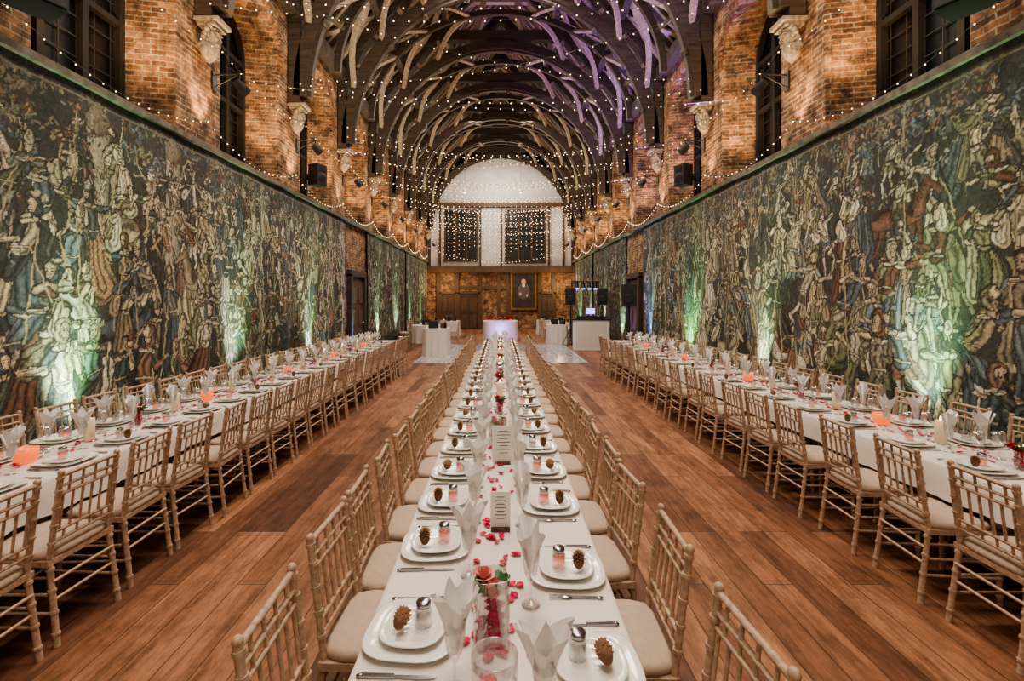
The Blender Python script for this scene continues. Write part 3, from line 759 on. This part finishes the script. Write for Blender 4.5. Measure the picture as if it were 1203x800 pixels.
def pillar():
    b=MB(); b.lathe([(0,.002),(.055,.002),(.055,.008),(0,.008)],M['glass'],24)
    b.lathe([(0,.008),(.036,.008),(.036,.17),(.033,.176),(.02,.168),(0,.168)],M['cream'],24); b.tube((0,0,.165),(.001,0,.18),.0015,M['ink'],n=5)
    b.lathe([(0,.178),(.005,.183),(.006,.19),(.003,.203),(0,.212)],M['flame'],8)
    return b.mesh('cream_candle')
def votive():
    b=MB(); b.lathe([(0,.003),(.042,.003),(.05,.02),(.058,.1),(.054,.1),(.046,.022),(0,.012)],M['orange'],24,sq=4)
    b.lathe([(0,.012),(.03,.012),(.03,.04),(0,.04)],M['cream'],16); return b.mesh('votive_holder')
def bowl():
    b=MB(); b.lathe([(0,.003),(.05,.003),(.055,.01),(.06,.14),(.062,.18),(.058,.18),(.056,.14),(.05,.014),(0,.01)],M['glass'],32)
    for i in range(26):
        a=R()*6.3;q=.045*R()**.5; b.ball((q*math.cos(a),q*math.sin(a),.02+.03*R()),(.014,.011,.006),M['petal'],6,4)
    return b.mesh('hurricane_glass')
P={'plate':plate(),'glass':glass(),'wine':wineglass(),'knife':knife(),'fork':fork(),'cone':pine(),'jp':jar(True),'jc':jar(False),'vase':vase(),'svase':vase(.16,.035,'red',4),'card':card(),'scard':card(.095,.17),'pillar':pillar(),'votive':votive(),'bowl':bowl()}
TZ=.7502
def setting(xc,y,sd,hw,full=True,wine=False,k=0):
    x=xc+sd*(hw-.16); f=-sd
    place(P['plate'],'dinner_plate',(x,y,TZ),U(-.1,.1))
    place(P['glass'],'napkin_glass',(xc+sd*U(.115,.122),y-.225+U(-.01,.01),TZ),U(0,6))
    zt=TZ+.0175
    j=(k%2==0) or (k%5==3)
    place(P['jp' if j else 'jc'],'candle_jar' if j else 'salt_jar',(x+U(.028,.034)*f,y+U(.0,.025),zt),0)
    if full or k%2:
        o=place(P['cone'],'pine_cone',(x-f*.048,y-.02,zt+.003),0)
        if k%3==1: o.rotation_euler=(0,1.35,pi/2+U(-.3,.3)); o.location.z=zt+.03; o.location.y-=.025
    place(P['knife'],'table_knife',(x-f*.02,y-f*.185,TZ),(0 if f>0 else pi)+U(-.05,.05))
    place(P['fork'],'table_fork',(x-f*.0,y+f*.175,TZ),(0 if f>0 else pi)+U(-.05,.05))
    if wine: place(P['wine'],'wine_glass',(xc+sd*.075,y+.185,TZ))
Ly=[1.57,2.12,2.57,3.02,3.5,3.95]
while Ly[-1]<12.4: Ly.append(Ly[-1]+.47)
Ry=[1.42,1.93,2.54,3.03,3.52,4.02]
while Ry[-1]<12.3: Ry.append(Ry[-1]+.48)
Lc=[1.48,2.02,2.48]; 
while Lc[-1]<12.3: Lc.append(Lc[-1]+.475)
Rc=[1.36,1.95,2.55]
while Rc[-1]<12.2: Rc.append(Rc[-1]+.485)
for i,y in enumerate(Ly): setting(-.01,y,-1,.435,k=i+1)
for i,y in enumerate(Ry): setting(-.01,y,1,.435,k=i+1)
for y in Lc: putchair(-.47,y,1)
for y in Rc: putchair(.455,y,-1)
y=1.75
i=0
while y<12.6:
    putchair(LX+HW+.17 ,y,-1); putchair(LX-HW-.1,y,1)
    for sd in(-1,1): setting(LX,y,sd,HW,full=False,wine=True,k=i+(sd>0))
    y+=.495; i+=1
y=1.4; i=0
while y<12.6:
    putchair(RXT-HW-.15,y,1); putchair(RXT+HW+.12,y,-1)
    for sd in(-1,1): setting(RXT,y,sd,HW,full=False,wine=True,k=i+(sd>0))
    y+=.565; i+=1
def put(k,n,x,y,rot=0,z=TZ): place(P[k],n,(x,y,z),rot)
put('bowl','hurricane_glass',-.015,1.24); put('vase','rose_vase',-.03,1.53,.2)
put('scard','menu_card',.0,2.28); put('card','menu_card',.02,3.2,.05); put('vase','rose_vase',-.02,3.55,.8)
yy=4.6;k=0
while yy<12.7:
    put(['svase','pillar','svase','vase','pillar'][k%5],['rose_vase','cream_candle','rose_vase','rose_vase','cream_candle'][k%5],-.01+U(-.01,.01),yy); yy+=.72; k+=1
for X,ya,st in((LX,1.75,.495),(RXT,1.4,.565)):
    i=1; k=0 if X<0 else 2
    while ya+i*st<12.6:
        put(['svase','pillar','votive','pillar' ][k%4],['rose_vase','cream_candle','votive_holder','cream_candle'][k%4],X,ya+i*st-.02,U(0,.2)); i+=1; k+=1
b=MB()
def petals(xc,y0,y1,n,sp):
    for i in range(n):
        y=U(y0,y1); x=xc+random.gauss(0,sp); s=U(.012,.02); a=U(0,6.3); z=TZ+.004
        def f(u,v):
            X_=(u-.5)*2*s*math.sin(pi*(v*.85+.1)); Y_=(v-.5)*2*s; Z_=.006*(2*u-1)**2+.006*v*v
            return (x+X_*math.cos(a)-Y_*math.sin(a),y+X_*math.sin(a)+Y_*math.cos(a),z+Z_)
        b.grid(f,3,3,M['petal'])
petals(-.02,1.2,2.6,70,.05); petals(-.02,2.6,12.7,360,.05); petals(LX,1.3,12.7,420,.09); petals(RXT,1.3,12.7,420,.09)
b.obj('rose_petals')

# ------------------------------------------------------------ far furniture
def draped(r,h,name,x,y,sq=None,items=None):
    b=MB(); n=64; vs=[];k=7
    for j in range(k):
        v=j/(k-1)
        for i in range(n):
            a=2*pi*i/n; c,s=math.cos(a),math.sin(a); q=1
            if sq: q=(abs(c)**sq+abs(s)**sq)**(-1/sq)
            rr=r*q*(1+.05*v)+.03*v*math.sin(a*14)
            vs.append((rr*c,rr*s,h*(1-v)+.01))
    fs=[(j*n+i,(j+1)*n+i,(j+1)*n+(i+1)%n,j*n+(i+1)%n) for j in range(k-1) for i in range(n)]
    b.add(vs,fs,M['cloth'],True); b.add(vs[:n],[tuple(range(n))],M['cloth'])
    if items: items(b,h+.01)
    return b.obj(name,(x,y,0))
def it_l(b,h):
    b.box((-.1,0,h+.12),(.3,.25,.24),M['black']); b.box((.22,.05,h+.08),(.2,.2,.16),M['brown'])
    b.lathe([(.04,0),(.04,.14),(.015,.2),(.015,.26),(0,.26)],M['gglass'],10,c=(.3,-.2,h)); b.lathe([(.05,0),(.05,.1),(0,.1)],M['china'],12,c=(-.3,-.2,h))
draped(.42,.9,'drinks_table',-2.1,15.7,4,it_l)
draped(.42,.8,'cocktail_table',2.35,19.9,4,it_l)
def flowers(b,h):
    rs=random.Random(3)
    for i in range(26):
        roseparts(b,(rs.uniform(-.6,.6),rs.uniform(-.25,.1),h+.06+rs.random()*.1),.06,M['red' if i%3 else 'rose'],i)
    for i in range(20): leafp(b,(rs.uniform(-.6,.6),rs.uniform(-.3,.1),h+.03),(rs.uniform(-1,1),rs.uniform(-1,1),.4),.14,M['leaf'])
draped(.8,.85,'flower_table',0,22.4,6,flowers)
draped(.5,.75,'gift_table',-2.6,24.5,4,it_l); draped(.55,.75,'gift_table',2.5,25.5,4,it_l)
for (x,y) in((-3.1,20.5),(3.05,22.9)):
    draped(.72,.75,'round_table',x,y,None,it_l)
    for a in (0,1.2,2.4,3.6,4.9):
        place(chm,'dining_chair',(x+1.06*math.cos(a),y+1.06*math.sin(a),0),a+pi/2)
def speaker(stand=True):
    b=MB(); z=1.65 if stand else -.32
    b.box((0,0,z+.32),(.4,.36,.64),M['black']); b.box((0,-.185,z+.32),(.36,.02,.6),M['grille'])
    b.lathe([(0,0),(.14,0),(.15,.01),(.13,.016),(.05,.01),(0,.014)],M['black'],20,T=Matrix.Translation((0,-.195,z+.22))@Matrix.Rotation(pi/2,4,'X'))
    b.box((0,-.2,z+.5),(.22,.02,.12),M['black'])
    if stand:
        b.tube((0,0,.35),(0,0,1.65),.022,M['black']); 
        for k in range(3):
            a=k*2.1+.3; b.tube((0,0,.75),(.5*math.cos(a),.5*math.sin(a),.012),.012,M['black']); b.tube((0,0,.4),(.28*math.cos(a),.28*math.sin(a),.32),.008,M['black'])
    else:
        b.tube((0,.18,.0),(0,.42,.0),.03,M['black']); b.box((0,.42,0),(.2,.03,.2),M['black'])
    return b.mesh('speaker')
spk=speaker(); spw=speaker(False)
place(spk,'speaker_stand',(3.75,13.9,0),-.35); place(spk,'speaker_stand',(2.75,18.7,0),-.2); place(spk,'speaker_stand',(4.0,18.7,0),-.2)
for (x,y,s) in((4.2,10.95,.75),(4.05,4.1,1)):
    place(spw,'loudspeaker',(x,y,4.7),(.0,0,-pi/2+.45),s); place(spw,'loudspeaker',(-x,y,4.7),(0,0,pi/2-.45),s)
b=MB()
b.box((0,0,.55),(1.3,.6,1.1),M['paper']); b.box((0,0,1.12),(1.4,.7,.04),M['black'])
b.box((-.35,0,1.19),(.35,.4,.1),M['black']); b.box((.35,0,1.19),(.35,.4,.1),M['black']); b.box((0,.05,1.2),(.28,.35,.12),M['grille'])
b.lathe([(0,0),(.13,0),(.13,.012),(0,.015)],M['steel'],20,c=(-.35,0,1.24)); b.lathe([(0,0),(.13,0),(.13,.012),(0,.015)],M['steel'],20,c=(.35,0,1.24))
b.box((0,.18,1.42),(.36,.02,.24),M['black']); b.box((0,.165,1.42),(.33,.01,.21),M['blueled'])
b.box((0,-.305,.55),(1.1,.01,.9),M['cloth']); b.obj('dj_booth',(3.35,17.7,0),-.1)
b=MB()
for x in(-.55,.55): b.tube((x,0,0),(x,0,2.6),.03,M['steel'])
b.tube((-.55,0,2.6),(.55,0,2.6),.03,M['steel'])
for x in(-.35,-.1,.15,.4): b.tube((x,0,2.55),(x,-.12,2.3),.07,M['black'],r1=.08,n=12); b.tube((x,-.12,2.3),(x,-.125,2.29),.07,M['blueled'],n=12)
b.box((0,0,.02),(1.3,.5,.04),M['black']); b.obj('lighting_stand',(3.5,19.7,0))

M['lampb']=emis('lamp_bulb',(1,.9,.75),12)
def pend(L_):
    b=MB(); b.tube((0,0,0),(0,0,L_),.008,M['wire'],n=5); b.lathe([(.02,.08),(.05,.06),(.11,-.05),(.12,-.12),(.112,-.12),(.1,-.05),(.02,.05)],M['paper'],20)
    b.ball((0,0,-.09),.055,M['lampb'],12,8); return b.mesh('pendant_lamp')
pm=pend(3.6)
for x,y,z in((-1.95,26,7.8),(1.1,26,7.8)): place(pm,'pendant_lamp',(x,y,z))
def sbr():
    b=MB(); b.box((0,0,0),(.03,.12,.3),M['black']); b.tube((0,0,.1),(-.4,0,.12),.014,M['black']); b.tube((0,0,-.1),(-.4,0,.12),.01,M['black'])
    b.tube((-.4,0,.1),(-.4,0,-.06),.012,M['black']); b.tube((-.36,0,-.02),(-.5,0,-.17),.07,M['black'],r1=.085,n=14)
    return b.mesh('bracket_spotlight')
sb=sbr()
for t in TY:
    place(sb,'bracket_spotlight',(W-.02,t+.34,5.3),0); place(sb,'bracket_spotlight',(-W+.02,t+.34,5.3),pi)

# ------------------------------------------------------------ fairy lights
b=MB(); OCT=[(1,0,0),(-1,0,0),(0,1,0),(0,-1,0),(0,0,1),(0,0,-1)]; OF=[(0,2,4),(2,1,4),(1,3,4),(3,0,4),(2,0,5),(1,2,5),(3,1,5),(0,3,5)]
def string(p0,p1,sag,step=.22,r=.013,wire=True):
    p0=Vector(p0);p1=Vector(p1);Ln=(p1-p0).length; n=max(2,int(Ln/step)); prev=None
    for i in range(n+1):
        t=i/n; p=p0.lerp(p1,t)-Vector((0,0,sag*4*t*(1-t)))
        if prev is not None and wire: b.tube(prev,p,.003,M['wire'],n=3,caps=False)
        prev=p
        q=p-Vector((0,0,r+.004)); b.add([q+Vector(o)*r for o in OCT],OF,M['bulb'])
for i,t in enumerate(TY[1:],1):
    rr=.0085+.00037*t; jz=.15*math.sin(i*2.3)
    string((-4.2,t-.3,6.3+jz),(4.2,t-.3,6.35-jz),.45+.12*math.sin(i*1.7),r=rr)
    if i<8: string((-4.4,t+1.3,5.6-jz),(4.4,t+1.3,5.6+jz),.38+.1*math.cos(i),r=rr)
    if i in(2,4,5,7): string((-4.2,t-.3,6.6),(4.2,t+3.0,6.6),.5,r=rr); string((4.2,t-.3,6.6),(-4.2,t+3.0,6.6),.6,r=rr)
for sd in(-1,1):
    for t in [TY[0]-3]+TY[:-1]:
        rr=.008+.00022*abs(t)
        string((sd*4.42,t,4.55),(sd*4.42,t+3.1,4.55),.3,r=rr,step=.17)
        if t<14: string((sd*4.2,t,5.6),(sd*4.2,t+3.1,5.6),.15,r=rr,step=.24)
for x in np.arange(-3.9,3.91,.3):
    top=7.5; bot=4.1+.9*abs(math.sin(x*1.1))
    string((x,27.6,top),(x+.001,27.6,bot),0,step=.23,r=.017,wire=False)
for z in(7.6,7.0,6.4): string((-4.3,27.6,z+.4),(4.3,27.6,z+.4),.5,step=.22,r=.017)
string((-4.3,27.4,4.9),(4.3,27.4,4.9),.9,step=.2,r=.017)
string((-4.,27.0,8.6),(4.,27.0,8.6),.35,step=.25,r=.016)
b.obj('fairy_lights')

# ------------------------------------------------------------ lights
def light(kind,loc,energy,color,tgt=None,**k):
    l=bpy.data.lights.new(kind.lower()+'_lamp',kind); l.energy=energy; l.color=color
    for a,v in k.items(): setattr(l,a,v)
    o=bpy.data.objects.new(l.name,l); o.location=loc; COL.objects.link(o)
    if tgt is not None: o.rotation_euler=(Vector(tgt)-Vector(loc)).to_track_quat('-Z','Y').to_euler()
    return o
def parcan():
    b=MB(); b.tube((0,0,.06),(0,0,.26),.07,M['black'],r1=.085,n=16); b.tube((0,0,.255),(0,0,.262),.075,M['greenled'],n=16)
    b.box((0,0,.02),(.2,.06,.03),M['black'])
    for k in(-1,1): b.box((k*.095,0,.1),(.01,.04,.18),M['black'])
    return b.mesh('par_can_light')
pc=parcan()
for sd in(-1,1):
    for i in range(8):
        y=(4.88 if sd<0 else 5.02)+3.1*i
        if 14<y<17 and sd>0 or 13.9<y<15.9: col=(.2,.3,1)
        elif i%4==3 or (sd>0 and i==2): col=(.35,1,.42)
        elif i%2: col=(.85,1,.76)
        else: col=(.72,1,.72)
        x=sd*4.26
        place(pc,'par_can_light',(x,y,0))
        light('SPOT',(x,y,.3),620,col,(sd*4.46,y,2.0),spot_size=.78,spot_blend=1,shadow_soft_size=.06)
        light('SPOT',(x,y+.05,.3),300,(.08,1,.22),(sd*4.5,y+(-.34 if sd>0 else .34),2.6),spot_size=.6,spot_blend=1,shadow_soft_size=.06)
for sd in(-1,1):
    for i,t in enumerate(TY):
        c=t+1.55
        if c>29: continue
        wc=(1,.64,.34)
        if sd>0 and 11<c<16: wc=(.6,.38,1)
        light('SPOT',(sd*4.35,c-.25,4.4),105,wc,(sd*4.75,c+.3,7.5),spot_size=2.5,spot_blend=.8,shadow_soft_size=.08)
        light('SPOT',(sd*4.30,t,4.3),190,(1,.60,.30),(sd*4.52,t,5.4),spot_size=1.1,spot_blend=1,shadow_soft_size=.05)
        light('SPOT',(sd*4.45,c+.3,4.45),125,(1,.62,.32),(sd*4.95,c+1.1,5.8),spot_size=1.0,spot_blend=1,shadow_soft_size=.05)
# warm mid-bay spots added to light rafters; violet on part of the right-hand side
for t in TY[:-1]:
    for sd in(-1,1):
        vio=sd>0 and 5<t<17
        light('SPOT',(sd*3.7,t+1.3,4.9),1200 if vio else 260,(.36,.17,1) if vio else (1,.78,.55),(sd*2.7,t+1.9,11),spot_size=1.6 if not vio else 1.25,spot_blend=.9,shadow_soft_size=.1)
for t in TY[1:]:
    for sd in(-1,1): light('SPOT',(sd*3.9,t-.6,4.6),170,(1,.78,.55),(sd*2.0,t+.6,11.5),spot_size=1.7,spot_blend=.9,shadow_soft_size=.1)
light('SPOT',(4.0,16.0,.3),160,(.2,.25,1),(4.5,16.2,2.2),spot_size=1.2,spot_blend=.8)
light('POINT',(0,21.2,.5),25,(.4,.25,1),shadow_soft_size=.1)
for y in (0.2,4.5,8.8,13.0,17.5,22,26.5):
    light('AREA',(0,y,10.3),(410 if y<10 else 280),(1,.86,.71),(0,y,0),shape='RECTANGLE',size=3.0,size_y=1.6)  # soft overhead fill added to light the hall, no fixtures hang there
for x in(-3.4,3.5): light('POINT',(x,28.3,2.8),90,(1,.66,.36),shadow_soft_size=.15)
light('POINT',(0,27.6,2.6),60,(1,.66,.36),shadow_soft_size=.15)
light('POINT',(0,27.2,8.2),200,(1,.93,.85),shadow_soft_size=.3)  # added to brighten the plaster arch, not a fitting
w=bpy.data.worlds.new('World'); SC.world=w; w.use_nodes=True
w.node_tree.nodes['Background'].inputs[0].default_value=(.02,.025,.04,1); w.node_tree.nodes['Background'].inputs[1].default_value=1
SC.view_settings.view_transform='AgX'
SC.view_settings.look='AgX - Medium High Contrast'

# ------------------------------------------------------------ camera
cd=bpy.data.cameras.new('camera'); cam=bpy.data.objects.new('camera',cd); COL.objects.link(cam)
cam.location=(0,0,1.85); cam.rotation_euler=(pi/2,0,0); cd.sensor_width=36; cd.lens=560/1203*36
cd.shift_x=13.5/1203; cd.shift_y=-48/1203; cd.clip_start=.05; cd.clip_end=200
SC.camera=cam
